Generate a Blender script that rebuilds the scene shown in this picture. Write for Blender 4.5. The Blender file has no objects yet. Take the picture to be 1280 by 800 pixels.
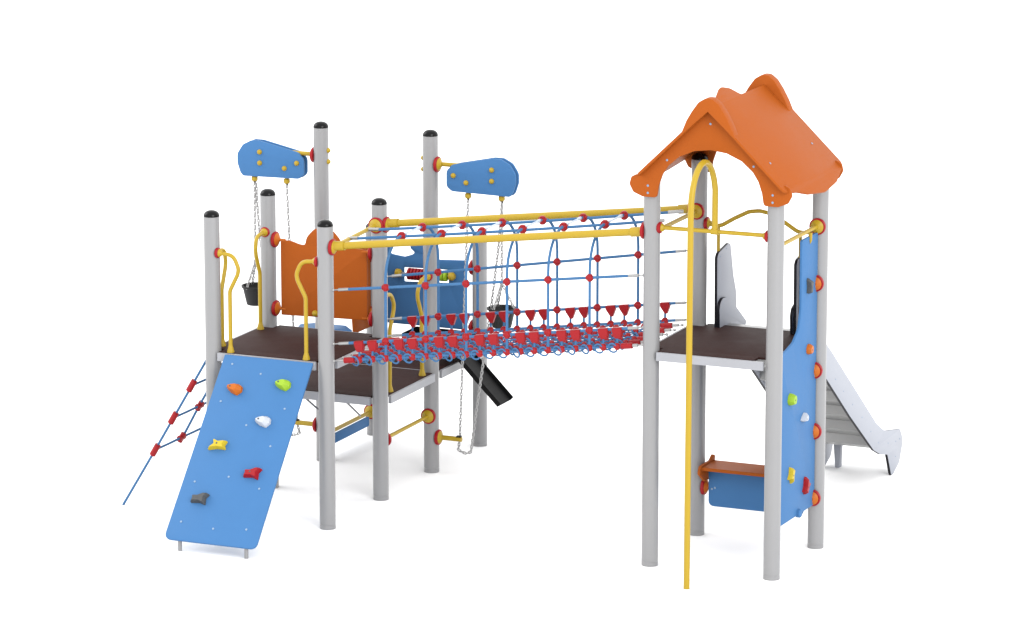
import bpy, bmesh, math, random
from mathutils import Vector, Matrix
random.seed(7)
S = bpy.context.scene
COL = S.collection
PI = math.pi
V = Vector

# ------------------------------------------------------------------ materials
def material(name, col, rough=0.45, metal=0.0, spec=0.5, var=0.04, scale=6.0, bump=0.0, bscale=200.0, coat=0.0):
    m = bpy.data.materials.new(name); m.use_nodes = True
    nt = m.node_tree; n = nt.nodes; l = nt.links
    b = n['Principled BSDF']
    tc = n.new('ShaderNodeTexCoord')
    no = n.new('ShaderNodeTexNoise'); no.inputs['Scale'].default_value = scale; no.inputs['Detail'].default_value = 4
    l.new(tc.outputs['Object'], no.inputs['Vector'])
    mix = n.new('ShaderNodeMix'); mix.data_type = 'RGBA'
    lo = tuple(c*(1-var) for c in col); hi = tuple(min(1, c*(1+var)) for c in col)
    mix.inputs['A'].default_value = (*lo, 1); mix.inputs['B'].default_value = (*hi, 1)
    l.new(no.outputs['Fac'], mix.inputs['Factor']); l.new(mix.outputs['Result'], b.inputs['Base Color'])
    rr = n.new('ShaderNodeMapRange'); rr.inputs['To Min'].default_value = rough*0.88; rr.inputs['To Max'].default_value = min(1, rough*1.12)
    l.new(no.outputs['Fac'], rr.inputs['Value']); l.new(rr.outputs['Result'], b.inputs['Roughness'])
    b.inputs['Metallic'].default_value = metal
    b.inputs['Specular IOR Level'].default_value = spec
    b.inputs['Coat Weight'].default_value = coat
    if bump:
        n2 = n.new('ShaderNodeTexNoise'); n2.inputs['Scale'].default_value = bscale
        l.new(tc.outputs['Object'], n2.inputs['Vector'])
        bp = n.new('ShaderNodeBump'); bp.inputs['Strength'].default_value = bump; bp.inputs['Distance'].default_value = 0.002
        l.new(n2.outputs['Fac'], bp.inputs['Height']); l.new(bp.outputs['Normal'], b.inputs['Normal'])
    return m

BLUE = material('blue_board', (0.044, 0.128, 0.280), 0.5, spec=0.08, bump=0.15, bscale=350)
ORANGE = material('orange_board', (0.272, 0.063, 0.0085), 0.5, spec=0.06, bump=0.15, bscale=350)
YELLOW = material('yellow_paint', (0.315, 0.212, 0.014), 0.36, spec=0.25, var=0.03)
RED = material('red_plastic', (0.23, 0.0055, 0.0085), 0.38, spec=0.2)
FLANGEOR = material('orange_plastic', (0.36, 0.09, 0.008), 0.4, spec=0.2)
GREY = material('grey_post_paint', (0.193, 0.193, 0.197), 0.30, var=0.015, scale=5, spec=0.55)
FRAME = material('pale_frame_metal', (0.24, 0.245, 0.265), 0.4, var=0.04)
STEEL = material('slide_steel', (0.25, 0.25, 0.247), 0.32, metal=0.6, var=0.08, scale=14)
SILVER = material('silver_fitting', (0.29, 0.29, 0.29), 0.28, metal=0.8)
CHAIN = material('galvanised_chain', (0.30, 0.30, 0.30), 0.45, metal=0.3)
BLACK = material('black_plastic', (0.002, 0.002, 0.0025), 0.16, spec=0.16)
RUBBER = material('black_rubber', (0.008, 0.008, 0.009), 0.6, spec=0.3, bump=0.3, bscale=300)
BLACKW = material('black_grained_board', (0.003, 0.003, 0.0035), 0.6, spec=0.15, bump=0.5, bscale=180)
PALE = material('pale_slide_board', (0.255, 0.268, 0.305), 0.4, spec=0.2, bump=0.1, bscale=350)
EDGE = material('black_board_edge', (0.003, 0.003, 0.006), 0.45, spec=0.2)
ROPE = material('blue_rope', (0.042, 0.115, 0.235), 0.7, spec=0.12, var=0.25, scale=90, bump=0.5, bscale=260)
GREEN = material('green_resin', (0.21, 0.34, 0.014), 0.5, spec=0.3)
WHITE = material('white_resin', (0.36, 0.38, 0.42), 0.5, spec=0.3)
HGREY = material('grey_resin', (0.05, 0.053, 0.056), 0.55, spec=0.3)
HYEL = material('yellow_resin', (0.40, 0.30, 0.012), 0.5, spec=0.3)
BOLTM = material('pale_bolt_cap', (0.17, 0.24, 0.34), 0.35, spec=0.3)
LINK = material('clear_plastic_link', (0.36, 0.42, 0.50), 0.3)

def deck_material():
    m = material('brown_deck_board', (0.026, 0.0105, 0.009), 0.65, spec=0.1, var=0.1)
    nt = m.node_tree; n = nt.nodes; l = nt.links; b = n['Principled BSDF']
    tc = n.new('ShaderNodeTexCoord')
    vo = n.new('ShaderNodeTexVoronoi'); vo.inputs['Scale'].default_value = 75; vo.inputs['Randomness'].default_value = 0.15
    l.new(tc.outputs['Object'], vo.inputs['Vector'])
    bp = n.new('ShaderNodeBump'); bp.inputs['Strength'].default_value = 0.6; bp.inputs['Distance'].default_value = 0.004
    l.new(vo.outputs['Distance'], bp.inputs['Height']); l.new(bp.outputs['Normal'], b.inputs['Normal'])
    return m
DECK = deck_material()

def floor_material():
    m = bpy.data.materials.new('white_studio_floor'); m.use_nodes = True
    nt = m.node_tree; n = nt.nodes; l = nt.links; b = n['Principled BSDF']
    no = n.new('ShaderNodeTexNoise'); no.inputs['Scale'].default_value = 0.8
    mix = n.new('ShaderNodeMix'); mix.data_type = 'RGBA'
    mix.inputs['A'].default_value = (0.85, 0.85, 0.85, 1); mix.inputs['B'].default_value = (0.87, 0.87, 0.87, 1)
    l.new(no.outputs['Fac'], mix.inputs['Factor']); l.new(mix.outputs['Result'], b.inputs['Base Color'])
    b.inputs['Roughness'].default_value = 0.9; b.inputs['Specular IOR Level'].default_value = 0.1
    return m
FLOOR = floor_material()

# ------------------------------------------------------------------ mesh builder
def basis(d):
    d = V(d).normalized()
    a = V((0, 0, 1)) if abs(d.z) < 0.9 else V((1, 0, 0))
    u = d.cross(a).normalized(); v = d.cross(u).normalized()
    return d, u, v

def rounded(pts, r, n=6):
    """round the corners of a closed 2-D outline; r a number or a list"""
    out = []; N = len(pts)
    for i, p in enumerate(pts):
        p = V((p[0], p[1])); a = V(pts[i-1][:2]); b = V(pts[(i+1) % N][:2])
        ri = r[i] if isinstance(r, (list, tuple)) else r
        u = (a-p); w = (b-p)
        if ri <= 0 or u.length < 1e-6 or w.length < 1e-6: out.append((p.x, p.y)); continue
        ang = u.angle(w)
        if ang > 3.1: out.append((p.x, p.y)); continue
        t = min(ri/math.tan(ang/2), u.length*0.49, w.length*0.49)
        p0 = p+u.normalized()*t; p1 = p+w.normalized()*t
        for k in range(n+1):
            s = k/n
            q = p0*(1-s)**2+p*2*s*(1-s)+p1*s*s
            out.append((q.x, q.y))
    return out

def fillet(pts, r, n=7):
    """round the bends of an open 3-D path"""
    out = [V(pts[0])]
    for i in range(1, len(pts)-1):
        p = V(pts[i]); a = V(pts[i-1]); b = V(pts[i+1])
        u = a-p; w = b-p
        ang = u.angle(w)
        t = min(r/max(0.05, math.tan(ang/2)), u.length*0.49, w.length*0.49)
        p0 = p+u.normalized()*t; p1 = p+w.normalized()*t
        for k in range(n+1):
            s = k/n
            out.append(p0*(1-s)**2+p*2*s*(1-s)+p1*s*s)
    out.append(V(pts[-1]))
    return out

class MB:
    def __init__(self, *mats):
        self.bm = bmesh.new(); self.mats = list(mats); self.cur = 0
    def use(self, i): self.cur = i; return self
    def face(self, vs):
        try: f = self.bm.faces.new(vs)
        except ValueError: return
        f.material_index = self.cur; f.smooth = True
    def rings(self, rings, closed=False, cap=True):
        R = [[self.bm.verts.new(p) for p in ring] for ring in rings]
        n = len(R[0]); m = len(R)
        for i in range(m if closed else m-1):
            A = R[i]; B = R[(i+1) % m]
            for k in range(n): self.face((A[k], A[(k+1) % n], B[(k+1) % n], B[k]))
        if cap and not closed:
            self.face(R[0][::-1]); self.face(R[-1])
        return self
    def tube(self, pts, r, seg=10, closed=False, cap=True):
        pts = [V(p) for p in pts]; N = len(pts); rings = []
        rr = r if isinstance(r, (list, tuple)) else [r]*N
        def tan(i):
            if closed: return (pts[(i+1) % N]-pts[i-1]).normalized()
            if i == 0: return (pts[1]-pts[0]).normalized()
            if i == N-1: return (pts[-1]-pts[-2]).normalized()
            return ((pts[i+1]-pts[i]).normalized()+(pts[i]-pts[i-1]).normalized()).normalized()
        d, u, v = basis(tan(0))
        for i in range(N):
            t = tan(i)
            u = (u-t*u.dot(t)).normalized(); v = t.cross(u)
            rings.append([pts[i]+(u*math.cos(2*PI*k/seg)+v*math.sin(2*PI*k/seg))*rr[i] for k in range(seg)])
        return self.rings(rings, closed, cap)
    def lathe(self, p, axis, prof, seg=24):
        """prof: (distance along axis, radius)"""
        d, u, v = basis(axis); p = V(p)
        rings = [[p+d*h+(u*math.cos(2*PI*k/seg)+v*math.sin(2*PI*k/seg))*max(r, 1e-4) for k in range(seg)] for h, r in prof]
        return self.rings(rings)
    def cyl(self, a, b, r, seg=16): return self.tube([a, b], r, seg)
    def ball(self, c, r, seg=12, n=7):
        return self.lathe(c, (0, 0, 1), [(-r*math.cos(PI*i/n), r*math.sin(PI*i/n)) for i in range(n+1)], seg)
    def torus(self, c, axis, R, r, seg=16, s2=6, sq=1.0):
        d, u, v = basis(axis); c = V(c)
        return self.tube([c+u*R*math.cos(2*PI*k/seg)+v*R*sq*math.sin(2*PI*k/seg) for k in range(seg)], r, s2, closed=True)
    def box(self, c, s, M=None):
        c = V(c); h = V(s)/2; M = M or Matrix.Identity(3)
        P = [c+M @ V((x*h.x, y*h.y, z*h.z)) for x in (-1, 1) for y in (-1, 1) for z in (-1, 1)]
        vs = [self.bm.verts.new(p) for p in P]
        for q in ((0, 1, 3, 2), (4, 6, 7, 5), (0, 4, 5, 1), (2, 3, 7, 6), (0, 2, 6, 4), (1, 5, 7, 3)):
            self.face([vs[i] for i in q])
        return self
    def plate(self, outline, o, u, v, t, holes=(), bevel=0.003, rim=None):
        """flat board: 2-D outline in the frame (o; u, v), thickness t centred on it"""
        cu = bpy.data.curves.new('c', 'CURVE'); cu.dimensions = '2D'; cu.fill_mode = 'BOTH'
        for pts in [outline]+list(holes):
            sp = cu.splines.new('POLY'); sp.points.add(len(pts)-1); sp.use_cyclic_u = True
            for q, p in zip(sp.points, pts): q.co = (p[0], p[1], 0, 1)
        cu.extrude = t/2-bevel; cu.bevel_depth = bevel; cu.bevel_resolution = 1; cu.offset = -bevel
        ob = bpy.data.objects.new('c', cu)
        me = bpy.data.meshes.new_from_object(ob)
        u = V(u).normalized(); v = V(v).normalized(); w = u.cross(v); o = V(o)
        if rim is not None: 
            isrim = [abs(p.normal.z) < 0.5 for p in me.polygons]
        M = Matrix(((u.x, v.x, w.x, o.x), (u.y, v.y, w.y, o.y), (u.z, v.z, w.z, o.z), (0, 0, 0, 1)))
        me.transform(M)
        for k, p in enumerate(me.polygons):
            p.material_index = self.cur if rim is None or not isrim[k] else rim
            p.use_smooth = False
        self.bm.from_mesh(me)
        bpy.data.objects.remove(ob); bpy.data.curves.remove(cu); bpy.data.meshes.remove(me)
        return self
    def mesh(self, name):
        bmesh.ops.remove_doubles(self.bm, verts=self.bm.verts, dist=1e-5)
        bmesh.ops.recalc_face_normals(self.bm, faces=self.bm.faces)
        me = bpy.data.meshes.new(name); self.bm.to_mesh(me); self.bm.free()
        for m in self.mats: me.materials.append(m)
        for p in me.polygons: p.use_smooth = True
        me.set_sharp_from_angle(angle=math.radians(38))
        return me

WORLD = {}
def place(o, parent=None, M=None):
    COL.objects.link(o)
    M = M or Matrix.Identity(4)
    WORLD[o.name] = M
    if parent is None: o.matrix_basis = M
    else:
        o.parent = parent
        o.matrix_basis = WORLD[parent.name].inverted() @ M
    return o
def tag(o, label, cat, group=None):
    o['label'] = label; o['category'] = cat
    if group: o['group'] = group
    return o
def thing(name, loc, label, cat, group=None):
    o = bpy.data.objects.new(name, None); o.empty_display_size = 0.2
    place(o, None, Matrix.Translation(V(loc)))
    return tag(o, label, cat, group)
def obj(name, mb, parent=None, label=None):
    me = mb.mesh(name)
    # origin at the centre of the shape
    c = V((0, 0, 0))
    if me.vertices:
        lo = V([min(v.co[i] for v in me.vertices) for i in range(3)]); hi = V([max(v.co[i] for v in me.vertices) for i in range(3)])
        c = (lo+hi)/2
        me.transform(Matrix.Translation(-c))
    o = bpy.data.objects.new(name, me)
    place(o, parent, Matrix.Translation(c))
    if label: o['label'] = label
    return o
def inst(name, me, parent, M):
    return place(bpy.data.objects.new(name, me), parent, M)
def axisM(p, axis):
    d, u, v = basis(axis)
    return Matrix(((u.x, v.x, d.x, p[0]), (u.y, v.y, d.y, p[1]), (u.z, v.z, d.z, p[2]), (0, 0, 0, 1)))

# ------------------------------------------------------------------ layout
L = 2.758                       # bridge length, post grid is 1 x 1
R = 0.064                       # post radius
P = {'A': (-1, 0), 'B': (0, 0), 'C': (-1, 1), 'D': (0, 1), 'E': (-1, 2), 'F': (0, 2), 'G': (0, 3), 'H': (-1, 3),
     'I': (L, 0), 'J': (L, 1), 'K': (L+1, 0), 'L': (L+1, 1)}
HT = dict(A=2.454, B=2.454, C=2.454, D=2.454, E=2.852, F=2.852, G=1.82, H=1.82, I=3.02, J=3.02, K=3.02, L=3.02)
Z1, Z2, ZT = 1.365, 0.862, 1.705

ground = MB(FLOOR)
vs = [ground.bm.verts.new(p) for p in ((-150, -150, 0), (150, -150, 0), (150, 250, 0), (-150, 250, 0))]; ground.face(vs)
g = obj('ground', ground); g['kind'] = 'structure'

left = thing('play_platform', (-0.5, 1.5, 0), 'left play structure with eight grey posts, brown decks and an orange panel', 'play platform')
tower = thing('play_tower', (L+0.5, 0.5, 0), 'four post play tower under an orange gabled roof at the right', 'play tower')

def post(n, root):
    x, y = P[n]; h = HT[n]
    b = MB(GREY)
    b.lathe((x, y, 0), (0, 0, 1), [(0, R), (0.03, R), (0.032, R-0.002), (0.036, R-0.002), (0.038, R), (h-0.012, R), (h-0.003, R-0.001), (h, R-0.006)], 40)
    p = obj('post', b, root)
    c = MB(BLACK)
    c.lathe((x, y, h), (0, 0, 1), [(-0.002, R-0.004), (0.0, R+0.001), (0.003, R+0.001)]+[(0.003+0.046*math.sin(a), R*math.cos(a)**0.9) for a in [PI/2*k/9 for k in range(0, 9)]]+[(0.049, 0.004)], 32)
    obj('cap', c, p)
    return p
posts = {n: post(n, left if n in 'ABCDEFGH' else tower) for n in P}

def flange(b, n, axis, z, red, face, r=0.066, off=0.05):
    """rubber gasket and dished disc seated on a post; material slots red, face"""
    x, y = P[n]; a = V(axis)
    p = V((x, y, z))+a*off
    b.use(red); b.lathe(p, a, [(0.05-off, r*0.6), (0, r*0.8), (0.004, r), (0.022, r), (0.028, r-0.006), (0.028, r-0.012), (0.02, 0.01)], 28)
    b.use(face); b.lathe(p+a*0.018, a, [(0, r-0.012), (0.012, r-0.013), (0.022, r-0.026), (0.03, 0.022), (0.034, 0.02)], 28)
    b.use(0)
    return p+a*0.05

# ------------------------------------------------------------------ decks
def deck(root, x0, y0, z, skip=(), inset=0.0):
    """square deck between four posts whose centres are (x0, y0) .. (x0+1, y0+1)"""
    e = 0.066; c = 0.075
    def ring(e, c): return [(x0-e+c, y0-e), (x0+1+e-c, y0-e), (x0+1+e, y0-e+c), (x0+1+e, y0+1+e-c), (x0+1+e-c, y0+1+e), (x0-e+c, y0+1+e), (x0-e, y0+1+e-c), (x0-e, y0-e+c)]
    e2 = {k: (0.066 if k not in skip else 0.0) for k in 'xyXY'}
    b = MB(FRAME)
    t = 0.006; h = 0.066
    zt = z-0.004
    # four folded edge channels
    for (cx, cy, lx, ly, k) in ((x0+.5, y0-e+0.012, 1-2*R-0.006, 0.024, 'y'), (x0+.5, y0+1+e-0.012, 1-2*R-0.006, 0.024, 'Y'),
                             (x0-e+0.012, y0+.5, 0.024, 1-2*R-0.006, 'x'), (x0+1+e-inset-0.012, y0+.5, 0.024, 1-2*R-0.006, 'X')):
        if k in skip: continue
        b.box((cx, cy, zt-h/2), (lx, ly, h))
    for i in (0.3, 0.7):
        b.box((x0+.5-inset/2, y0+i, zt-0.04), (1.08-inset, 0.04, 0.04))
    fr = obj('deck_frame', b, root)
    lo_y = y0-0.041 if 'y' not in skip else y0+0.008
    hi_y = y0+1+0.041 if 'Y' not in skip else y0+1-0.008
    lo_x, hi_x = x0-0.041, x0+1+0.041-inset
    q = 0.07
    out = [(lo_x+q+.04, lo_y), (hi_x-q-.04, lo_y), (hi_x-q-.04, y0+q+0.001), (hi_x, y0+q+.001), (hi_x, y0+1-q), (hi_x-q-.04, y0+1-q), (hi_x-q-.04, hi_y), (lo_x+q+.04, hi_y), (lo_x+q+.04, y0+1-q), (lo_x, y0+1-q), (lo_x, y0+q+.001), (lo_x+q+.04, y0+q+.001)]
    d = MB(DECK); d.plate(out, (0, 0, z-0.008), (1, 0, 0), (0, 1, 0), 0.018, bevel=0.003)
    obj('deck_board', d, fr)
    return fr
deck(left, -1, 0, Z1)
deck(left, -1, 1, Z2, skip=('Y',))
deck(left, -1, 2, Z2, skip=('y',))
b = MB(FRAME); b.box((-0.5, 2.0, Z2-0.032), (1-2*R-0.006, 0.03, 0.056)); b.box((-0.5, 2.0, Z2-0.003), (1-2*R-0.006, 0.014, 0.006)); obj('deck_beam', b, left)
deck(tower, L, 0, ZT, inset=0.083)

# ------------------------------------------------------------------ grab rails on the left frame
def rail(root, n, ua, plane, prof, z_off=0.0):
    """curved yellow rail: prof = [(distance from post centre, z)], ua the direction out of the post"""
    x, y = P[n]; ua = V(ua)
    b = MB(YELLOW)
    pts = [V((x, y, z))+ua*d+V(plane) for d, z in prof]
    b.tube(fillet(pts, 0.09), 0.0165, 12)
    foot = pts[-1]
    b.lathe(foot, (0, 0, 1), [(0, 0.03), (0.012, 0.029), (0.05, 0.018), (0.06, 0.0165)], 16)
    o = obj('grab_rail', b, root)
    f = MB(RED, YELLOW); 
    p = V((x, y, prof[0][1]))+ua*0.05+V(plane)
    f.use(0).lathe(p, ua, [(0, 0.03), (0.003, 0.042), (0.02, 0.042), (0.026, 0.036)], 20)
    f.use(1).lathe(p+ua*0.024, ua, [(0, 0.034), (0.012, 0.03), (0.026, 0.019), (0.03, 0.0165)], 20)
    obj('flange', f, o)
RZ = [(0.06, 2.165), (0.20, 2.155), (0.245, 2.05), (0.235, 2.0), (0.165, 1.865), (0.165, Z1)]
rail(left, 'A', (1, 0, 0), (0, -0.02, 0), RZ)
rail(left, 'B', (-1, 0, 0), (0, -0.02, 0), RZ)
RS = [(0.06, 2.155), (0.215, 2.145), (0.235, 2.04), (0.225, 1.99), (0.16, 1.83), (0.16, Z1)]
rail(left, 'A', (0, 1, 0), (0, 0, 0), RS)
rail(left, 'C', (0, -1, 0), (0, 0, 0), RS)
RL = [(0.06, 1.68), (0.21, 1.67), (0.27, 1.58), (0.262, 1.52), (0.19, 1.38), (0.182, Z2)]
rail(left, 'D', (0, 1, 0), (0, 0, 0), RL)
rail(left, 'F', (0, -1, 0), (0, 0, 0), RL)

# ------------------------------------------------------------------ panels of the left frame
def bolt_mesh():
    b = MB(BOLTM); b.lathe((0, 0, 0), (0, 0, 1), [(0, 0.009), (0.002, 0.009), (0.0035, 0.006), (0.004, 0.002)], 12)
    return b.mesh('bolt')
BOLT = bolt_mesh()
def bolt(parent, p, axis, name='bolt'): return inst(name, BOLT, parent, axisM(p, axis))

# orange panel between C and D
pts = [(-0.885, 1.465), (-0.11, 1.485), (-0.11, 2.062), (-0.30, 2.075), (-0.335, 2.07), (-0.35, 2.13), (-0.42, 2.205), (-0.5, 2.22), (-0.58, 2.205), (-0.65, 2.13), (-0.665, 2.06), (-0.72, 2.065), (-0.80, 2.09), (-0.885, 2.085)]
rr = [0.01, 0.01, 0.012, 0.2, 0.03, .1, .1, .1, .1, .1, .03, .2, .2, .012]
b = MB(ORANGE); b.plate(rounded(pts, rr), (0, 1.0, 0), (1, 0, 0), (0, 0, 1), 0.02)
pan = obj('barrier_panel', b, left)
for n, ax, zs in (('C', (1, 0, 0), (2.088, 1.516)), ('D', (-1, 0, 0), (2.05, 1.50))):
    for z in zs:
        f = MB(RED, FLANGEOR); q = flange(f, n, ax, z, 0, 1)
        f.use(1).cyl(q-V(ax)*0.01, q+V(ax)*0.055, 0.012, 10)
        obj('flange', f, pan)
b = MB(YELLOW); b.lathe((-0.575, 0.988, 1.505), (0, -1, 0), [(0, 0.026), (0.012, 0.025), (0.03, 0.014), (0.034, 0.005)], 18); obj('knob', b, pan)
# orange side panel between E and H with the window for the bucket
pts = [(2.09, 1.18), (2.30, 1.20), (2.58, 1.12), (2.60, 0.967), (2.93, 0.967), (2.93, 1.72), (2.09, 1.72)]
b = MB(ORANGE); b.plate(rounded(pts, [.02, .06, .04, .01, .02, .05, .05]), (-1.0, 0, 0), (0, 1, 0), (0, 0, 1), 0.02)
pan2 = obj('side_panel', b, left)
f = MB(RED, FLANGEOR); flange(f, 'H', (0, -1, 0), 1.6, 0, 1); obj('flange', f, pan2)
f = MB(RED, FLANGEOR); flange(f, 'H', (0, -1, 0), 1.08, 0, 1); obj('flange', f, pan2)
# sand table leaf by the bucket
pts = [(-1.27, 2.07), (-0.90, 2.07), (-0.78, 2.13), (-0.93, 2.30), (-1.22, 2.29), (-1.31, 2.20)]
b = MB(BLUE); b.plate(rounded(pts, .03), (0, 0, 1.1), (1, 0, 0), (0, 1, 0), 0.02); obj('table_leaf', b, left)
# blue play panel between H and G
pts = [(-0.87, 1.0), (-0.125, 1.0), (-0.125, 1.605), (-0.385, 1.59), (-0.385, 1.73), (-0.61, 1.735), (-0.655, 1.68), (-0.60, 1.635), (-0.63, 1.615), (-0.70, 1.592), (-0.80, 1.603), (-0.83, 1.61), (-0.825, 1.70), (-0.87, 1.70)]
hole = [(-0.705, 1.375), (-0.285, 1.395), (-0.285, 1.51), (-0.705, 1.50)]
b = MB(BLUE); b.plate(rounded(pts, [.02, .02, .02, .01, .03, .03, .03, .03, .01, .03, .03, .01, .02, .01]), (0, 3.0, 0), (1, 0, 0), (0, 0, 1), 0.02, holes=[rounded(hole, .012)])
pan3 = obj('play_panel', b, left)
b = MB(SILVER); b.cyl((-0.76, 2.965, 1.452), (-0.24, 2.965, 1.462), 0.008, 8); obj('rod', b, pan3)
for k in range(7):
    b = MB(RED); x = -0.64+k*0.03; b.lathe((x, 2.965, 1.453), (1, 0, 0), [(-0.015, 0.034), (-0.008, 0.052), (0.008, 0.052), (0.015, 0.034)], 16); obj('bead', b, pan3)
for k in range(3):
    b = MB(GREEN); x = -0.36+k*0.03; b.lathe((x, 2.965, 1.458), (1, 0, 0), [(-0.015, 0.025), (-0.01, 0.046), (0.01, 0.044), (0.015, 0.02)], 12); obj('bead', b, pan3, 'green bead')
for x, z in ((-0.745, 1.452), (-0.245, 1.462)):
    b = MB(YELLOW); b.lathe((x, 2.965, z), (1, 0, 0), [(-0.03, 0.012), (-0.02, 0.036), (0.012, 0.036), (0.03, 0.02)], 14); obj('rod_end', b, pan3)
b = MB(RED, YELLOW); b.use(0).torus((-0.44, 2.965, 1.455), (1, 0, 0), 0.038, 0.01); b.use(1).cyl((-0.47, 2.965, 1.455), (-0.45, 2.965, 1.455), 0.034, 16); obj('rod_end', b, pan3)
for n, ax in (('H', (1, 0, 0)), ('G', (-1, 0, 0))):
    for z in (1.55, 1.03):
        f = MB(RED, FLANGEOR); flange(f, n, ax, z, 0, 1); obj('flange', f, pan3)

# rungs low down
def bar(root, name, a, c, r=0.0165, ends=(), mat=YELLOW):
    b = MB(mat); b.tube([a, c], r, 12); o = obj(name, b, root)
    for n, ax, z in ends:
        f = MB(RED, YELLOW); flange(f, n, ax, z, 0, 1); obj('flange', f, o)
    return o
bar(left, 'step_bar', (0, 1.05, 0.49), (0, 1.95, 0.49), 0.016, [('D', (0, 1, 0), 0.49), ('F', (0, -1, 0), 0.49)])
sb = bar(left, 'step_bar', (-1, 2.05, 0.215), (-1, 2.95, 0.215), 0.018, [('E', (0, 1, 0), 0.215), ('H', (0, -1, 0), 0.215)])
b = MB(BLUE); b.plate(rounded([(2.10, 0.10), (2.88, 0.10), (2.88, 0.185), (2.10, 0.185)], .02), (-1, 0, 0), (0, 1, 0), (0, 0, 1), 0.02); obj('kick_board', b, left)
for a, c in (((-0.67, 0.95, 0.81), (-0.53, 0.96, 0.70)), ((-0.31, 0.95, 0.82), (-0.16, 0.96, 0.69))):
    b = MB(SILVER); b.cyl(a, c, 0.009, 8); obj('strut', b, left)
for z, n, ax in ((2.31, 'D', (0, -1, 0)),):
    pass

# ------------------------------------------------------------------ tower rails
rb = bar(tower, 'cross_bar', (L+0.05, 0, 2.66), (L+0.95, 0, 2.665), 0.0165)
for n, ax in (('I', (1, 0, 0)), ('K', (-1, 0, 0))):
    f = MB(RED, YELLOW); p = V((P[n][0], 0, 2.66))+V(ax)*0.05
    f.use(0).lathe(p, ax, [(0, 0.036), (0.003, 0.045), (0.024, 0.045), (0.03, 0.036)], 20)
    f.use(1).lathe(p+V(ax)*0.026, ax, [(0, 0.034), (0.012, 0.03), (0.026, 0.02)], 20); obj('flange', f, rb)
bar(tower, 'cross_bar', (L+1, 0.05, 2.576), (L+1, 0.95, 2.576), 0.0165, [('L', (0, -1, 0), 2.572)])
pts = [(L+0.05, 1, 2.515), (2.93, 1, 2.497), (3.05, 1, 2.57), (3.17, 1, 2.632), (3.258, 1, 2.645), (3.346, 1, 2.632), (3.466, 1, 2.57), (3.586, 1, 2.497), (L+0.95, 1, 2.515)]
b = MB(YELLOW); b.tube(fillet(pts, 0.12), 0.0165, 12); bb = obj('bent_bar', b, tower)
for n, ax in (('J', (1, 0, 0)), ('L', (-1, 0, 0))):
    f = MB(RED, YELLOW); flange(f, n, ax, 2.515, 0, 1, 0.05); obj('flange', f, bb)
for x in (2.92, 3.596):
    b = MB(YELLOW); b.cyl((x, 1.0, ZT), (x, 1.0, 2.50), 0.0135, 12); obj('slide_rail', b, tower)

# ------------------------------------------------------------------ roof
roof = MB(ORANGE)
cx = L+0.5
def gable_outline():
    half = [(0.0, 3.609), (0.565, 3.066), (0.600, 3.074), (0.640, 3.052), (0.654, 2.995), (0.622, 2.935), (0.545, 2.905), (0.43, 2.905)]
    arch = [(0.415, 3.00), (0.385, 3.085), (0.34, 3.155), (0.25, 3.232), (0.13, 3.283), (0.0, 3.30)]
    r = [(cx+a, z) for a, z in half]+[(cx+a, z) for a, z in arch]
    l = [(cx-a, z) for a, z in (half[1:]+arch[:-1])]
    return r+l[::-1]
go = rounded(gable_outline(), .03, 4)
g1 = MB(ORANGE); g1.plate(go, (0, -0.075, 0), (1, 0, 0), (0, 0, 1), 0.022)
roofobj = None
def slope(sign, name, parent):
    # board lying in the slope plane: s along y, t down the slope from the ridge
    u = V((0, 1, 0)); dwn = V((sign*0.645, 0, -0.620)).normalized()
    o = V((cx+sign*0.0, 0, 3.622))
    T = 0.862
    if sign > 0:
        pts = [(-0.15, 0.02), (1.15, 0.02), (1.155, T-0.02), (1.09, T+0.02), (1.0, T+0.045), (0.80, T+0.10), (0.50, T+0.13), (0.20, T+0.085), (0.05, T+0.03), (-0.05, T+0.015), (-0.15, T-0.01)]
        rr = [.0, .0, .05, .05, .1, .2, .3, .2, .1, .06, .05]
        pts[0:2] = [(-0.15, 0.0), (0.04, 0.0), (0.16, -0.07), (0.33, -0.125), (0.46, -0.085), (0.55, 0.0), (1.15, 0.0)]
        rr[0:2] = [.0, .08, .15, .15, .1, .08, 0]
        n_ = dwn.cross(u) 
    else:
        pts = [(-0.15, 0.012), (1.15, 0.012), (1.155, T-0.02), (1.09, T+0.02), (1.0, T+0.045), (0.80, T+0.10), (0.50, T+0.13), (0.20, T+0.085), (0.05, T+0.03), (-0.05, T+0.0), (-0.06, T-0.06), (-0.15, T-0.085)]
        rr = [.0, .0, .05, .05, .1, .2, .3, .2, .1, .03, .03, .02]
    b = MB(ORANGE); b.plate(rounded(pts, rr), o, u, dwn, 0.02)
    return obj(name, b, parent)
rf = obj('roof', g1, tower)      # the front gable carries the rest of the roof
WORLDR = rf
g2 = MB(ORANGE); g2.plate(go, (0, 1.075, 0), (1, 0, 0), (0, 0, 1), 0.022); obj('gable', g2, rf)
sr = slope(1, 'roof_slope', rf); sl = slope(-1, 'roof_slope', rf)
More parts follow.
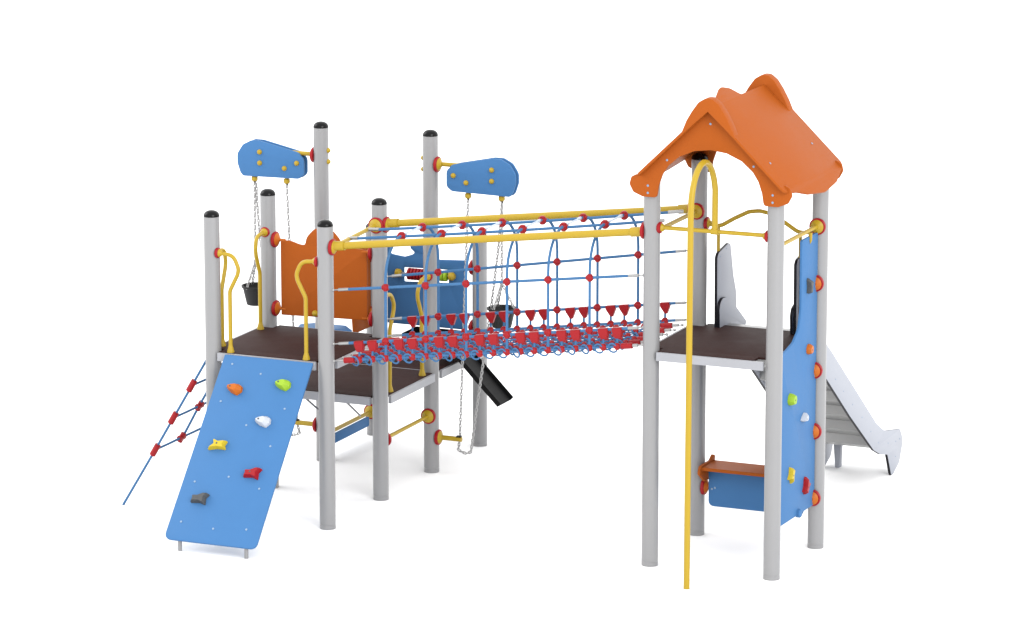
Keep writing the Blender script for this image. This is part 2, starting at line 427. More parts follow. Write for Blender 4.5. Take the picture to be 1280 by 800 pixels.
# rounded ridge caps over both gables
for y in (-0.105, 1.105):
    cap = [(cx-0.24, 3.385), (cx-0.205, 3.44), (cx-0.17, 3.525), (cx-0.125, 3.60), (cx-0.075, 3.668), (cx-0.02, 3.702), (cx+0.03, 3.702), (cx+0.085, 3.66), (cx+0.13, 3.595), (cx+0.175, 3.515), (cx+0.21, 3.435), (cx+0.24, 3.385), (cx, 3.602)]
    b = MB(ORANGE); b.plate(rounded(cap, [.0, .04, .06, .06, .06, .05, .05, .06, .06, .06, .04, 0, 0]), (0, y, 0), (1, 0, 0), (0, 0, 1), 0.094); obj('ridge_cap', b, rf)
for x, z in ((3.258, 3.50), (2.91, 3.20), (2.756, 2.993), (2.756, 2.937), (3.606, 3.20), (3.76, 2.993), (3.76, 2.937)):
    bolt(rf, (x, -0.0865, z), (0, -1, 0))
u = V((0, 1, 0)); dwn = V((0.645, 0, -0.620)).normalized(); nn = V((0.620, 0, 0.645)).normalized()
for y, t in ((0.02, 0.60), (0.95, 0.60)):
    q = V((cx, y, 3.622))+dwn*t+nn*0.011
    bolt(rf, q, nn)

# ------------------------------------------------------------------ climbing panel with holds
def hold_mesh(name, mat, outline, h, top, hole=(0, 0)):
    b = MB(mat, HGREY)
    n = len(outline)
    r0 = [(x, y, 0) for x, y in outline]
    r1 = [(x*0.96, y*0.96, h*0.45) for x, y in outline]
    r2 = [(x*top+hole[0]*(1-top), y*top+hole[1]*(1-top), h) for x, y in outline]
    b.rings([r0, r1, r2])
    b.use(1).lathe((hole[0], hole[1], h-0.001), (0, 0, 1), [(0, 0.007), (0.002, 0.007), (0.0025, 0.003)], 10)
    return b.mesh(name)
heart = rounded([(-0.068, 0.012), (-0.02, 0.034), (0.03, 0.045), (0.058, 0.03), (0.062, -0.008), (0.03, -0.04), (-0.02, -0.022)], .012, 3)
star = rounded([(-0.078, -0.044), (-0.032, 0.0), (-0.05, 0.05), (0.004, 0.03), (0.068, 0.044), (0.054, 0.008), (0.07, -0.026), (0.0, -0.024)], .006, 3)
wing = rounded([(-0.066, 0.022), (-0.01, 0.022), (0.045, 0.046), (0.07, 0.034), (0.046, 0.004), (0.05, -0.05), (0.005, -0.03), (-0.07, -0.03), (-0.058, -0.004)], .005, 3)
disc = rounded([(-0.05, -0.01), (-0.035, 0.035), (0.0, 0.052), (0.04, 0.04), (0.052, 0.0), (0.03, -0.045), (-0.02, -0.042)], .02, 3)
HOLD = {'orange': hold_mesh('hold', FLANGEOR, heart, 0.055, 0.6, (-0.02, 0.008)), 'green': hold_mesh('hold', GREEN, heart, 0.055, 0.6, (-0.02, 0.012)),
        'white': hold_mesh('hold', WHITE, heart, 0.05, 0.6, (-0.02, 0.01)), 'yellow': hold_mesh('hold', HYEL, star, 0.04, 0.72, (0.0, 0.006)),
        'red': hold_mesh('hold', RED, wing, 0.042, 0.72, (-0.01, 0)), 'grey': hold_mesh('hold', HGREY, wing, 0.042, 0.72, (-0.01, 0)),
        'green_disc': hold_mesh('hold', GREEN, disc, 0.05, 0.7), 'orange_disc': hold_mesh('hold', FLANGEOR, disc, 0.045, 0.7)}

def frameM(o, u, v, s=1.0, rot=0.0):
    u = V(u).normalized(); v = V(v).normalized(); w = u.cross(v)
    u2 = u*math.cos(rot)+v*math.sin(rot); v2 = -u*math.sin(rot)+v*math.cos(rot)
    return Matrix(((u2.x*s, v2.x*s, w.x*s, o[0]), (u2.y*s, v2.y*s, w.y*s, o[1]), (u2.z*s, v2.z*s, w.z*s, o[2]), (0, 0, 0, 1)))

pts = [(0.925, 0.365), (0.925, 2.53), (0.565, 2.53), (0.568, 1.98), (0.52, 1.84), (0.40, 1.765), (0.25, 1.735), (0.085, 1.72), (0.075, 0.375)]
b = MB(BLUE); b.plate(rounded(pts, [.03, .03, .03, .2, .1, .1, .1, .01, .01]), (L+1, 0, 0), (0, 1, 0), (0, 0, 1), 0.02)
cp = obj('climbing_panel', b, tower)
for z in (2.13, 1.441, 0.955, 0.42):
    f = MB(RED, FLANGEOR); flange(f, 'L', (0, -1, 0), z, 0, 1, off=0.075); obj('flange', f, cp)
xs = L+1+0.0105
for k, y, z, rot, s in (('grey', .705, 2.15, 1.4, .9), ('orange_disc', .726, 1.645, .3, .85), ('green_disc', .323, 1.335, 0, 1), ('white', .63, 1.12, .3, .85), ('yellow', .347, .735, 1.2, .9), ('red', .685, .573, 1.0, .95)):
    inst('hold', HOLD[k], cp, frameM((xs, y, z), (0, 1, 0), (0, 0, 1), s, rot))
b = MB(BLUE); b.lathe((L+1.0, 0.55, 0.385), (1, 0, 0), [(0.0, 0.034), (0.03, 0.034), (0.038, 0.025)], 14); obj('stud', b, cp)
b = MB(YELLOW); b.lathe((L+1.012, 0.74, 2.53), (0, 0, -1), [(-0.03, 0.016), (0.03, 0.014), (0.055, 0.003)], 10); obj('hook', b, cp)

# ------------------------------------------------------------------ counter under the tower
b = MB(BLUE); b.plate(rounded([(2.86, 0.243), (3.655, 0.243), (3.655, 0.55), (2.86, 0.55)], [.05, .05, 0, 0]), (0, 1.0, 0), (1, 0, 0), (0, 0, 1), 0.02); ct = obj('counter_panel', b, tower)
b = MB(ORANGE); b.plate(rounded([(2.835, 0.845), (3.68, 0.845), (3.68, 1.12), (2.835, 1.12)], .012), (0, 0, 0.575), (1, 0, 0), (0, 1, 0), 0.026); obj('shelf', b, ct)
for x in (2.845, 3.67):
    b = MB(ORANGE); b.plate(rounded([(0.80, 0.545), (0.93, 0.455), (1.05, 0.455), (1.14, 0.56), (1.15, 0.62), (1.11, 0.635), (1.05, 0.60), (0.84, 0.60)], [.03, .03, .05, .03, .02, .02, .04, .03]), (x, 0, 0), (0, 1, 0), (0, 0, 1), 0.022); obj('bracket', b, ct)
for n, ax in (('J', (1, 0, 0)), ('L', (-1, 0, 0))):
    f = MB(RED, FLANGEOR); flange(f, n, ax, 0.395, 0, 1); obj('flange', f, ct)
for x, z in ((2.89, 0.385), (2.915, 0.395), (3.28, 0.535)): bolt(ct, (x, 0.989, z), (0, -1, 0))

# ------------------------------------------------------------------ fireman's pole
pole = thing('fireman_pole', (3.27, -0.52, 0), 'tall yellow fireman pole with arched top standing in front of the roofed tower', 'pole')
pts = [(3.265, -0.52, 0), (3.272, -0.52, 2.85)]
for k in range(1, 12):
    a = PI*k/12
    pts.append((3.272, -0.26-0.26*math.cos(a), 2.90+0.335*math.sin(a)))
pts += [(3.268, 0, 2.85), (3.268, 0, 2.665)]
b = MB(YELLOW); b.tube(pts, 0.0235, 16); obj('bent_pole', b, pole)
b = MB(YELLOW); b.lathe((3.268, -0.001, 2.663), (1, 0, 0), [(-0.03, 0.02), (-0.028, 0.024), (0.028, 0.024), (0.03, 0.02)], 16); obj('clamp', b, pole)

# ------------------------------------------------------------------ slide
sl = thing('slide', (3.25, 2.2, 0), 'steel slide with pale side boards leading down behind the roofed tower', 'slide')
side = [(0.90, 1.70), (1.40, 1.69), (1.858, 1.373), (2.422, 0.958), (3.004, 0.529), (3.20, 0.43), (3.298, 0.409), (3.613, 0.352), (3.675, 0.275), (3.68, 0.198), (3.608, 0.064), (3.44, 0.0), (3.40, 0.0), (3.288, 0.206), (3.19, 0.225), (3.101, 0.25), (2.934, 0.321), (2.314, 0.749), (1.734, 1.178), (1.07, 1.665), (0.90, 1.70)][:-1]
sr_ = [0, .2, .3, 0, .2, .1, .1, .03, .04, .05, .05, .02, .02, .04, .05, .1, .2, 0, 0, .05]
for x in (2.955, 3.56):
    b = MB(PALE, EDGE); b.plate(rounded(side, sr_), (x, 0, 0), (0, 1, 0), (0, 0, 1), 0.024, bevel=0.002, rim=1)
    sp = obj('side_board', b, sl)
    sx = 0.0125 if x > 3.2 else -0.0125
    for y, z in ((1.95, 1.13), (2.15, 0.99), (2.38, 0.83), (2.62, 0.67), (2.85, 0.50), (3.05, 0.36), (3.30, 0.30), (3.50, 0.27), (3.50, 0.14), (3.60, 0.27)):
        b2 = inst('screw', BOLT, sp, axisM((x+sx, y, z), (1 if sx > 0 else -1, 0, 0)) @ Matrix.Scale(0.6, 4))
ent = [(0.93, 1.70), (0.922, 2.26), (0.95, 2.295), (1.17, 2.335), (1.215, 2.32), (1.235, 2.25), (1.285, 2.06), (1.35, 1.92), (1.37, 1.70)]
ent_r = [0, .04, .04, .03, .03, .1, .1, .1, 0]
ent2 = [(0.925, 1.70), (0.915, 1.86), (0.94, 1.91), (0.99, 1.93), (1.06, 1.925), (1.15, 1.90), (1.217, 1.854), (1.531, 1.637), (1.49, 1.605), (1.30, 1.69)]
for x, dx in ((2.93, 0.026), (3.585, -0.026)):
    b = MB(PALE, EDGE); b.plate(rounded(ent, ent_r), (x, 0, 0), (0, 1, 0), (0, 0, 1), 0.024, bevel=0.002, rim=1); eb = obj('entry_board', b, sl)
    b = MB(PALE, EDGE); b.plate(rounded(ent2, [0, .06, .04, .04, .05, .06, .1, .01, .01, .05]), (x+dx*0.97, 0, 0), (0, 1, 0), (0, 0, 1), 0.024, bevel=0.002, rim=1); obj('side_guard', b, sl)
    for y, z in ((0.99, 2.26), (1.12, 2.30), (0.98, 1.80), (1.05, 1.74)):
        inst('screw', BOLT, eb, axisM((x+(0.0125 if dx > 0 else -0.0125), y, z), (1 if dx > 0 else -1, 0, 0)) @ Matrix.Scale(0.6, 4))
# trough with ribbed underside
top = [(0.98, 1.700), (1.30, 1.66), (1.55, 1.48)]
path = [(1.00, 1.685), (1.20, 1.675), (1.38, 1.575)]
n = 60
a, c = V((1.38, 1.555)), V((3.02, 0.385))
prof_t, prof_b = [], []
for k in range(n+1):
    t = k/n; q = a.lerp(c, t); nrm = V((-(c-a).normalized().y, (c-a).normalized().x))
    if nrm.y < 0: nrm = -nrm
    rib = 0.075*(1.0-(t*6.5) % 1.0)
    prof_t.append(q); prof_b.append(q-nrm*(0.035+rib))
head_t = [V((1.0, 1.70)), V((1.15, 1.698)), V((1.27, 1.65))]; head_b = [V((1.0, 1.66)), V((1.15, 1.65)), V((1.25, 1.60))]
tail_t = [V((3.15, 0.33)), V((3.35, 0.305)), V((3.58, 0.295))]; tail_b = [V((3.13, 0.29)), V((3.35, 0.27)), V((3.58, 0.26))]
T_ = head_t+prof_t+tail_t; B_ = head_b+prof_b+tail_b
b = MB(STEEL)
x0, x1 = 2.968, 3.547
b.rings([[(x0, t.x, t.y), (x1, t.x, t.y), (x1, q.x, q.y), (x0, q.x, q.y)] for t, q in zip(T_, B_)])
obj('chute', b, sl)
b = MB(PALE); b.plate(rounded([(3.05, 0.0), (3.09, 0.0), (3.10, 0.25), (3.03, 0.25)], .005), (0, 3.50, 0), (1, 0, 0), (0, 0, 1), 0.06); obj('foot', b, sl)

# ------------------------------------------------------------------ climbing ramp
ramp = thing('climbing_ramp', (-0.5, -0.7, 0), 'sloping blue climbing board with six coloured holds leaning on the left deck', 'climbing ramp')
xa, xb = -0.868, -0.08
ta, tb = V((0, -0.072, 1.352)), V((0, -1.115, 0.092))
up = (ta-tb).normalized(); Ln = (ta-tb).length
o = V((0, tb.y, tb.z))
b = MB(BLUE); b.plate(rounded([(xa-0.012, 0), (xb, 0), (xb, Ln), (xa+0.012, Ln)], [.06, .06, .005, .005]), o, (1, 0, 0), up, 0.022)
board = obj('board', b, ramp)
nrm = V((1, 0, 0)).cross(up)
if nrm.y > 0: nrm = -nrm
def on_ramp(x, s): return o+V((x, 0, 0))+up*s+nrm*0.0115
import_holds = (('orange', (-0.673, 1.328), 0), ('green', (-0.27, 1.405), .1), ('white', (-0.344, 1.073), .1), ('yellow', (-0.663, 0.834), 0), ('red', (-0.294, 0.628), .1), ('grey', (-0.673, 0.365), .1))
for k, (x, s), rot in import_holds:
    inst('hold', HOLD[k], ramp, frameM(on_ramp(x, s), (1, 0, 0), up, 1.1, rot))
for x, s in ((-0.765, 1.557), (-0.494, 1.495), (-0.763, 1.223), (-0.197, 1.214), (-0.48, 1.039), (-0.22, 0.88), (-0.492, 0.582), (-0.203, 0.509), (-0.768, 0.51), (-0.776, 0.158), (-0.486, 0.129), (-0.205, 0.154)):
    bolt(ramp, on_ramp(x, s), nrm)
for x in (-0.765, -0.185):
    b = MB(GREY); b.cyl((x, -1.07, 0), (x, -1.07, 0.135), 0.0165, 14); obj('leg', b, ramp)
b = MB(FRAME); b.box((-0.48, -0.062, 1.335), (0.80, 0.02, 0.05)); obj('hanger', b, ramp)

# ------------------------------------------------------------------ climbing net at the far left
net = thing('climbing_net', (-1.45, 0.5, 0), 'sloping blue rope net with red knots at the far left behind the ramp', 'climbing net')
def netp(y, t):           # t: 0 at the ground, 1 at the deck
    return V((-1.844+0.79*t, y, 1.31*t))
rope_r = 0.0105
b = MB(ROPE); b.tube([netp(0.0, 0), netp(0.02, 0.35), netp(0.03, 1)], rope_r, 8); obj('rope', b, net)
b = MB(ROPE); b.tube([netp(0.5, 0.385), netp(0.47, 0.58), netp(0.46, 1)], rope_r, 8); obj('rope', b, net)
b = MB(ROPE); b.tube([V((-1.50, 0.98, 0)), netp(0.97, 0.37), netp(0.93, 1)], rope_r, 8); obj('rope', b, net)
lv = [0.37, 0.585, 0.80]
for k, t in enumerate(lv):
    b = MB(ROPE); b.tube([netp(0.02, t), netp(0.25, t-0.002), netp(0.48, t), netp(0.72, t-0.002), netp(0.95, t)], rope_r*0.95, 8); obj('rope', b, net)
d = (netp(0, 1)-netp(0, 0)).normalized()
sleeve = MB(RED); sleeve.lathe((0, 0, -0.055), (0, 0, 1), [(0, 0.014), (0.004, 0.026), (0.106, 0.026), (0.11, 0.014)], 12); sleeve = sleeve.mesh('knot')
cross = MB(RED); cross.lathe((0, 0, -0.045), (0, 0, 1), [(0, 0.014), (0.004, 0.024), (0.086, 0.024), (0.09, 0.014)], 12); cross.lathe((-0.045, 0, 0), (1, 0, 0), [(0, 0.014), (0.004, 0.024), (0.086, 0.024), (0.09, 0.014)], 12); cross = cross.mesh('knot')
for k, t in enumerate(lv):
    for y in (0.02, 0.48, 0.95):
        u_, v_ = V((0, 1, 0)), d
        w_ = v_.cross(u_)
        M = Matrix(((u_.x, w_.x, v_.x, 0), (u_.y, w_.y, v_.y, 0), (u_.z, w_.z, v_.z, 0), (0, 0, 0, 1)))
        inst('knot', sleeve if y == 0.02 else cross, net, Matrix.Translation(netp(y, t)) @ M)

# ------------------------------------------------------------------ rope bridge
br = thing('rope_bridge', (L/2, 0.5, 0), 'rope tunnel bridge of blue net and red knots between two yellow beams', 'rope bridge')
def ZB(x): return 2.288+0.123*x          # beams
for y, n0, n1 in ((0, 'B', 'I'), (1, 'D', 'J')):
    b = MB(YELLOW); b.tube([(0.06, y, ZB(0.06)), (0.17, y, ZB(0.17))], 0.038, 20); b.tube([(L-0.17, y, ZB(L-0.17)), (L-0.06, y, ZB(L-0.06))], 0.038, 20)
    b.tube([(0.15, y, ZB(0.15)), (L-0.15, y, ZB(L-0.15))], 0.0295, 20)
    bm_ = obj('beam', b, br)
    for n, ax, z in ((n0, (1, 0, 0), ZB(0)), (n1, (-1, 0, 0), ZB(L))):
        f = MB(RED, YELLOW); flange(f, n, ax, z, 0, 1); obj('flange', f, bm_)
for a, c, ends in (((0.09, 0.02, ZB(0.1)), (-0.0, 0.93, ZB(0)), [('D', (0, -1, 0), ZB(0))]), ((L, 0.05, 2.612), (L-0.0, 0.95, 2.615), [('J', (0, -1, 0), 2.615)])):
    b = MB(YELLOW); b.tube([a, c], 0.0175, 12); cb = obj('end_bar', b, br)
    for n, ax, z in ends:
        f = MB(RED, YELLOW); flange(f, n, ax, z, 0, 1); obj('flange', f, cb)
hx = [0.52+0.3455*i for i in range(6)]
sx = sorted([h for h in hx]+[h+0.1152 for h in hx]+[h+0.2304 for h in hx]+[hx[0]-0.1152, hx[0]-0.2304])
def z_hand(x, y): return (1.935+0.128*x) if y < 0.5 else (1.85+0.163*x)
def z_up(x): return 1.50+0.138*x
def z_lo(x): return 1.362+0.138*x
rows = [0.167, 0.333, 0.5, 0.667, 0.833]
def z_dk(x, y): return z_lo(x)-0.018*(1-((y-0.5)/0.5)**2)
def z_top(x): return 2.291+0.1325*x
RR = 0.0115
def turn(b, a, c):       # silver end fitting between a (bracket) and c (rope)
    a, c = V(a), V(c); m = a.lerp(c, 0.35)
    b.tube([a, m], 0.006, 6); b.tube([m, c], 0.0125, 10); b.ball(a, 0.013, 8, 5)
def long_rope(y, fz, x0, x1, fit=True, r=RR):
    xs = [x0+(x1-x0)*k/24 for k in range(25)]
    b = MB(ROPE, SILVER)
    b.use(0).tube([(x, y, fz(x)) for x in xs], r, 8)
    if fit:
        b.use(1); turn(b, (0.065, y, fz(0.065)), (0.20, y, fz(0.20))); turn(b, (L-0.065, y, fz(L-0.065)), (L-0.19, y, fz(L-0.19)))
    return obj('rope', b, br)
for y in (0.0, 1.0):
    long_rope(y, lambda x: z_hand(x, y), 0.19, L-0.18)
    long_rope(y, z_up, 0.19, L-0.18)
    long_rope(y, z_lo, 0.19, L-0.18)
for y in (0.305, 0.70):
    b = MB(ROPE, SILVER); b.use(0).tube([(x, y, z_top(x)-0.012*math.sin(PI*x/L)) for x in [0.12+(L-0.24)*k/20 for k in range(21)]], RR, 8)
    b.use(1).tube([(0.05, y, z_top(0.05)+0.005), (0.14, y, z_top(0.14))], 0.014, 10); b.tube([(L-0.14, y, z_top(L-0.14)), (L-0.02, y, z_top(L-0.02))], 0.014, 10)
    obj('rope', b, br)
for y in rows:
    b = MB(ROPE, SILVER); b.use(0).tube([(0.14+(L-0.28)*k/24, y, z_dk(0.14+(L-0.28)*k/24, y)) for k in range(25)], 0.007, 8)
    b.use(1); turn(b, (0.07, y, z_dk(0.07, y)), (0.16, y, z_dk(0.16, y))); turn(b, (L-0.07, y, z_dk(L-0.07, y)), (L-0.16, y, z_dk(L-0.16, y)))
    obj('rope', b, br)
for y in [0.0]+rows:
    for xx in (0.205, L-0.20):
        b = MB(RED); p = V((xx, y, z_dk(xx, y))); b.lathe(p-V((0.05, 0, 0.0069)), (1, 0, .138), [(0, 0.012), (0.006, 0.024), (0.095, 0.024), (0.1, 0.012)], 12); obj('rope_sleeve', b, br)
# hoops
for x in hx:
    zt = z_top(x)
    def arc(s):   # s=0 vertical start, 1 = top
        a = s*PI/2
        return (0.30*(1-math.cos(a)), (zt-0.31)+0.31*math.sin(a))
    near = [(x, 0.0, z_lo(x)), (x, 0.0, z_up(x)), (x, 0, z_hand(x, 0)), (x, 0, zt-0.35)]+[(x, arc(k/8)[0], arc(k/8)[1]) for k in range(9)]+[(x, 0.36, zt+0.003)]
    far = [(p[0], 1-p[1], p[2]) for p in near]
    for q in (near, far):
        b = MB(ROPE); b.tube(q, RR, 8); obj('hoop_rope', b, br)
    b = MB(LINK); b.tube([(x, 0.36, zt+0.003), (x, 0.64, zt+0.003)], 0.008, 8); b.lathe((x, 0.35, zt+.003), (0, 1, 0), [(0, 0.01), (0.004, 0.014), (0.04, 0.014), (0.045, 0.01)], 8); b.lathe((x, 0.605, zt+.003), (0, 1, 0), [(0, 0.01), (0.004, 0.014), (0.04, 0.014), (0.045, 0.01)], 8)
    obj('hoop_link', b, br)
# cross strands of the floor
def strand(x):
    pts = []
    for k in range(41):
        y = k/40
        w = 0.006*math.sin(2*PI*y/0.167)
        pts.append((x+0.01*math.sin(2*PI*y/0.333), y, z_dk(x, y)+w))
    return pts
for x in sx:
    b = MB(ROPE); b.tube(strand(x), 0.0065, 6); obj('floor_strand', b, br)
    if min(abs(x-h) for h in hx) > 0.05:
        for y in (0.0, 1.0):
            b = MB(ROPE); b.tube([(x, y, z_lo(x)), (x, y, z_up(x)-0.07)], 0.009, 6); obj('drop_rope', b, br)
# knots
kn = MB(RED)
kn.lathe((-0.03, 0, 0), (1, 0, 0), [(0, 0.012), (0.005, 0.02), (0.055, 0.02), (0.06, 0.012)], 10); kn.lathe((0, 0, -0.03), (0, 0, 1), [(0, 0.012), (0.005, 0.02), (0.055, 0.02), (0.06, 0.012)], 10); kn.ball((0, 0, 0), 0.024, 10, 6)
KNOT = kn.mesh('knot')
for x in hx:
    for y in (0.0, 1.0):
        inst('knot', KNOT, br, Matrix.Translation((x, y, z_hand(x, y)))); inst('knot', KNOT, br, Matrix.Translation((x, y, z_up(x))))
    for y in (0.305, 0.70):
        b = inst('knot', KNOT, br, Matrix.Translation((x, y, z_top(x)-0.004)) @ Matrix.Scale(1.15, 4))
for x in sx:
    for y in (0.0, 1.0): inst('knot', KNOT, br, Matrix.Translation((x, y, z_lo(x))) @ Matrix.Scale(0.92, 4))
# trapezoid footholds on the side ropes
def trap_mesh(w0, w1, d0, h):
    tz = MB(RED)
    tz.rings([[(-w1, -d0*.6, -h), (w1, -d0*.6, -h), (w1, d0*.6, -h), (-w1, d0*.6, -h)], [(-w1*1.25, -d0*.9, -h*.85), (w1*1.25, -d0*.9, -h*.85), (w1*1.25, d0*.9, -h*.85), (-w1*1.25, d0*.9, -h*.85)],
              [(-w0, -d0, -0.018), (w0, -d0, -0.018), (w0, d0, -0.018), (-w0, d0, -0.018)], [(-w0, -d0, 0.012), (w0, -d0, 0.012), (w0, d0, 0.012), (-w0, d0, 0.012)]])
    bmesh.ops.remove_doubles(tz.bm, verts=tz.bm.verts, dist=1e-5)
    bmesh.ops.bevel(tz.bm, geom=[e for e in tz.bm.edges], offset=0.004, segments=2, affect='EDGES')
    return tz.mesh('trapezoid_clamp')
TRAP = {0.0: trap_mesh(0.041, 0.025, 0.022, 0.074), 1.0: trap_mesh(0.041, 0.0125, 0.02, 0.078)}
for x in sx:
    if min(abs(x-h) for h in hx) > 0.05:
        for y in (0.0, 1.0):
            inst('trapezoid_clamp', TRAP[y], br, Matrix.Translation((x, y, z_up(x))) @ Matrix.Rotation(-0.137, 4, 'Y'))
# floor rings and floor knots
rg = MB(ROPE); rg.torus((0, 0, 0), (0.25, 1, 0.28), 0.037, 0.0072, 18, 6); RING = rg.mesh('rope_ring')
fk = MB(RED); fk.lathe((-0.024, 0, 0), (1, 0, 0), [(0, 0.012), (0.004, 0.02), (0.044, 0.02), (0.048, 0.012)], 10); fk.lathe((0, 0, -0.03), (0, 0.3, 1), [(0, 0.012), (0.004, 0.02), (0.05, 0.02), (0.056, 0.012)], 10); fk.ball((0, 0, 0), 0.023, 10, 6)
FKNOT = fk.mesh('floor_knot')
for i, x in enumerate(sx):
    for j, y in enumerate([0.0]+rows):
        z = z_dk(x, y)
        if y: inst('floor_knot', FKNOT, br, Matrix.Translation((x+random.uniform(-.004, .004), y, z+0.003)) @ Matrix.Rotation(random.uniform(-.3, .3), 4, 'Y') @ Matrix.Scale(0.97, 4))
        if j < 5: inst('rope_ring', RING, br, Matrix.Translation((x-0.036, y-0.005, z-0.014)) @ Matrix.Rotation(random.uniform(-.25, .25)+(0 if j == 0 else (-0.35, 0.35)[(i+j) % 2]), 4, 'Z'))

# ------------------------------------------------------------------ bucket hoists on the two tall posts
def chain(b, pts, pitch=0.027, r=0.0052, w=0.0088):
    """links along a path"""
    pts = [V(p) for p in pts]; seg = [(pts[i+1]-pts[i]).length for i in range(len(pts)-1)]
    tot = sum(seg); n = max(2, int(tot/pitch)); k = 0
    for i in range(n):
        s = (i+0.5)*tot/n; j = 0
        while s > seg[j] and j < len(seg)-1: s -= seg[j]; j += 1
        d = (pts[j+1]-pts[j]).normalized(); c = pts[j]+d*s
        _, u, v = basis(d)
        if i % 2: u = v
        hl = pitch*0.62
        loop = []
        for q in range(10):
            a = 2*PI*q/10
            loop.append(c+u*w*math.cos(a)+d*(hl-w)*(1 if math.sin(a) > 0 else -1)+d*w*math.sin(a))
        b.tube(loop, r, 5, closed=True)
def hoist(n, s, label):
    cxp, cyp = P[n]; ax = V((s, 0, 0))
    X = lambda d: cxp+s*d
    h = thing('bucket_hoist', (cxp, cyp, 2.4), label, 'hoist', 'bucket hoists on the two tall posts')
    outline = [(0.152, 2.44), (0.20, 2.402), (0.72, 2.392), (0.745, 2.42), (0.772, 2.50), (0.772, 2.58), (0.72, 2.66), (0.64, 2.70), (0.56, 2.70), (0.205, 2.625), (0.152, 2.57)]
    rr = [.05, .05, .03, .05, .06, .08, .08, .06, .06, .06, .06]
    b = MB(BLUE); b.plate(rounded([(X(a), z) for a, z in outline], rr), (0, cyp-0.012, 0), (1, 0, 0), (0, 0, 1), 0.02); pl = obj('pulley_board', b, h)
    b = MB(BLUE); b.plate(rounded([(X(a), z) for a, z in outline], rr), (0, cyp+0.05, 0), (1, 0, 0), (0, 0, 1), 0.02); obj('pulley_board', b, h)
    bo = MB(YELLOW); bo.lathe((0, 0, 0), (0, 0, 1), [(0, 0.022), (0.008, 0.022), (0.02, 0.014), (0.024, 0.004)], 16); bo = bo.mesh('bolt_cap')
    for a, z in ((0.216, 2.535), (0.331, 2.483), (0.561, 2.606), (0.561, 2.513)): inst('bolt_cap', bo, pl, axisM((X(a), cyp-0.022, z), (0, -1, 0)))
    b = MB(YELLOW); b.cyl((X(0.06), cyp+0.019, 2.615), (X(0.40), cyp+0.019, 2.615), 0.0185, 14); arm = obj('arm', b, h)
    f = MB(RED, YELLOW); flange(f, n, ax, 2.615, 0, 1); obj('flange', f, arm)
    for z in (2.565, 2.66): inst('bolt_cap', bo, arm, axisM((cxp-s*0.062, cyp, z-0.0), (-s, 0, 0)))
    for a in (0.331, 0.632):
        b = MB(YELLOW, BLACK); b.lathe((X(a), cyp+0.019, 2.41), (0, 0, -1), [(0, 0.016), (0.02, 0.018), (0.026, 0.027), (0.052, 0.028), (0.062, 0.02)], 14); b.use(1).cyl((X(a), cyp+0.019, 2.349), (X(a), cyp+0.019, 2.335), 0.012, 10); obj('chain_guide', b, h)
    yy = cyp+0.019
    b = MB(CHAIN); chain(b, [(X(0.331), yy, 2.345), (X(0.29), yy, 1.3), (X(0.255), yy-0.01, 0.30), (X(0.236), yy, 0.21), (X(0.26), yy, 0.193), (X(0.31), yy, 0.18), (X(0.352), yy, 0.20), (X(0.40), yy, 0.55), (X(0.537), yy, 1.45), (X(0.60), yy+0.005, 1.95), (X(0.628), yy+0.02, 2.345)]); obj('loop_chain', b, h)
    b = MB(YELLOW, BLACK); b.cyl((X(0.06), cyp, 0.302), (X(0.275), cyp, 0.302), 0.021, 14); b.use(1).box((X(0.252), cyp, 0.326), (0.04, 0.03, 0.014)); pg = obj('peg', b, h)
    f = MB(RED, YELLOW); flange(f, n, ax, 0.302, 0, 1); obj('flange', f, pg)
    # bucket on its own chain
    bx = X(0.633)
    bk = thing('bucket', (bx, yy, 1.287), 'black rubber bucket hanging on a chain '+('left of the high deck' if s < 0 else 'behind the rope bridge'), 'bucket', 'hanging black buckets')
    m = MB(RUBBER)
    m.lathe((bx, yy, 1.287), (0, 0, 1), [(0, 0.002), (0, 0.074), (0.004, 0.079), (0.145, 0.111), (0.15, 0.122), (0.165, 0.124), (0.168, 0.118), (0.165, 0.109), (0.15, 0.105), (0.012, 0.071), (0.012, 0.002)], 32)
    obj('bowl', m, bk)
    c = MB(CHAIN)
    chain(c, [(bx, yy, 2.345), (bx, yy, 1.66)])
    for a in (2.3, 4.4, 0.2):
        chain(c, [(bx, yy, 1.66), (bx+0.111*math.cos(a), yy+0.111*math.sin(a), 1.437)], 0.026)
    c.torus((bx, yy, 1.66), (0, 1, 0), 0.014, 0.005)
    obj('hanging_chain', c, bk)
hoist('E', -1, 'blue bucket hoist board held out left of the tall post, above a small peg')
hoist('F', 1, 'blue bucket hoist board held out right of the tall post over the rope bridge')

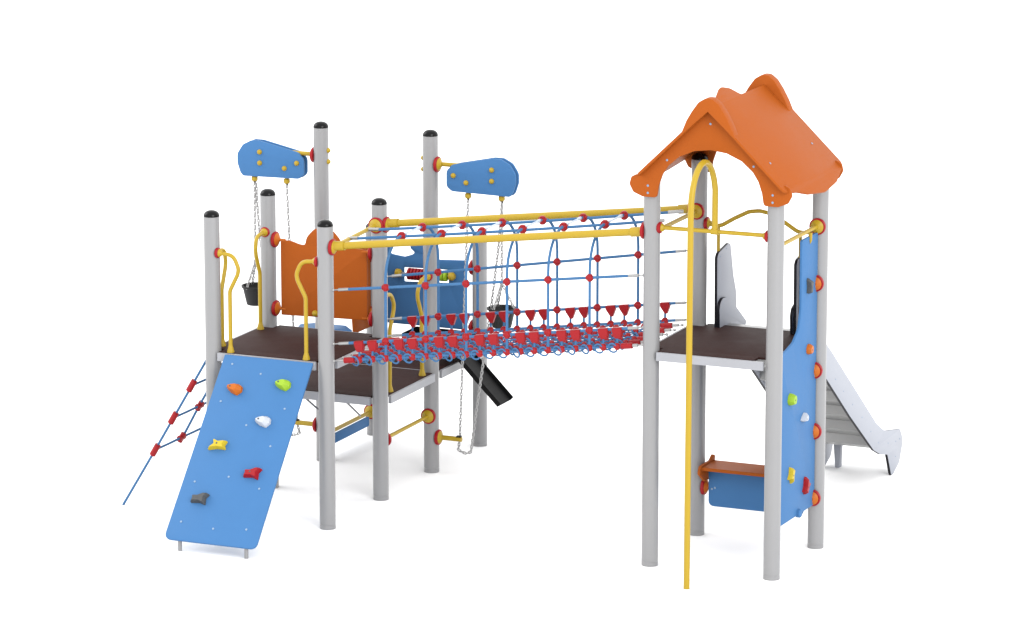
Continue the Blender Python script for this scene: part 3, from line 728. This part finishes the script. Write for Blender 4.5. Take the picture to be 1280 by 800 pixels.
# ------------------------------------------------------------------ sand chute
sc = thing('sand_chute', (0.3, 2.25, 0.5), 'black sand chute slanting down from the low deck below the rope bridge', 'chute')
d = V((0.329, 0, -0.33)).normalized(); w = V((0, 1, 0)); nn = d.cross(w)
if nn.z < 0: nn = -nn
o0 = V((0.09, 2.205, 0.985)); Lc = 0.60
M3 = Matrix((d, w, nn)).transposed()
b = MB(BLACKW)
b.box(o0+d*Lc/2+w*0.14, (Lc, 0.28, 0.012), M3)
for yy in (0.006, 0.274): b.box(o0+d*Lc/2+w*yy+nn*0.018, (Lc, 0.012, 0.034), M3)
bmesh.ops.bevel(b.bm, geom=list(b.bm.edges), offset=0.003, segments=2, affect='EDGES')
obj('channel', b, sc)
b = MB(BLACKW)
o1 = V((-0.47, 2.66, 0.985))
b.box((-0.27, 2.80, 0.955), (0.60, 0.30, 0.016)); b.box((-0.27, 2.655, 0.975), (0.60, 0.016, 0.055)); b.box((-0.27, 2.945, 0.975), (0.60, 0.016, 0.055)); b.box((-0.565, 2.80, 0.975), (0.016, 0.28, 0.055)); b.box((0.025, 2.80, 0.975), (0.016, 0.28, 0.055))
obj('tray', b, sc)
b = MB(BLACKW); b.box((0.0, 2.42, 0.98), (0.2, 0.46, 0.016)); obj('spout', b, sc)
for x in (-0.45, -0.05):
    b = MB(SILVER); b.cyl((x, 2.80, Z2), (x, 2.80, 0.95), 0.012, 10); obj('support', b, sc)

# ------------------------------------------------------------------ light, world, camera
w_ = bpy.data.worlds.new('World'); S.world = w_; w_.use_nodes = True
bg = w_.node_tree.nodes['Background']; bg.inputs['Color'].default_value = (1, 1, 1, 1); bg.inputs['Strength'].default_value = 2.0
def area(name, loc, target, size, power):
    li = bpy.data.lights.new(name, 'AREA'); li.shape = 'DISK'; li.size = size; li.energy = power
    o = bpy.data.objects.new(name, li); COL.objects.link(o)
    o.location = loc
    o.rotation_euler = (V(target)-V(loc)).to_track_quat('-Z', 'Y').to_euler()
    return o
tgt = (1.4, 1, 0.8)
area('softbox_left', (-50, -4, 34), tgt, 44, 17000)
area('softbox_front_right', (36, -29, 22), tgt, 30, 16500)

cam = bpy.data.cameras.new('camera'); co = bpy.data.objects.new('camera', cam); COL.objects.link(co)
co.location = (14.986279, -30.9080444, 9.17298449)
co.rotation_euler = (PI/2-0.214505383, 0, 0.408749134)
cam.sensor_fit = 'HORIZONTAL'; cam.sensor_width = 36; cam.lens = 5569.39839/1280*36
cam.clip_start = 0.5; cam.clip_end = 1000
S.camera = co
S.view_settings.view_transform = 'Standard'; S.view_settings.look = 'None'
S.view_settings.exposure = 0; S.view_settings.gamma = 1
S.cycles.max_bounces = 8; S.cycles.diffuse_bounces = 4
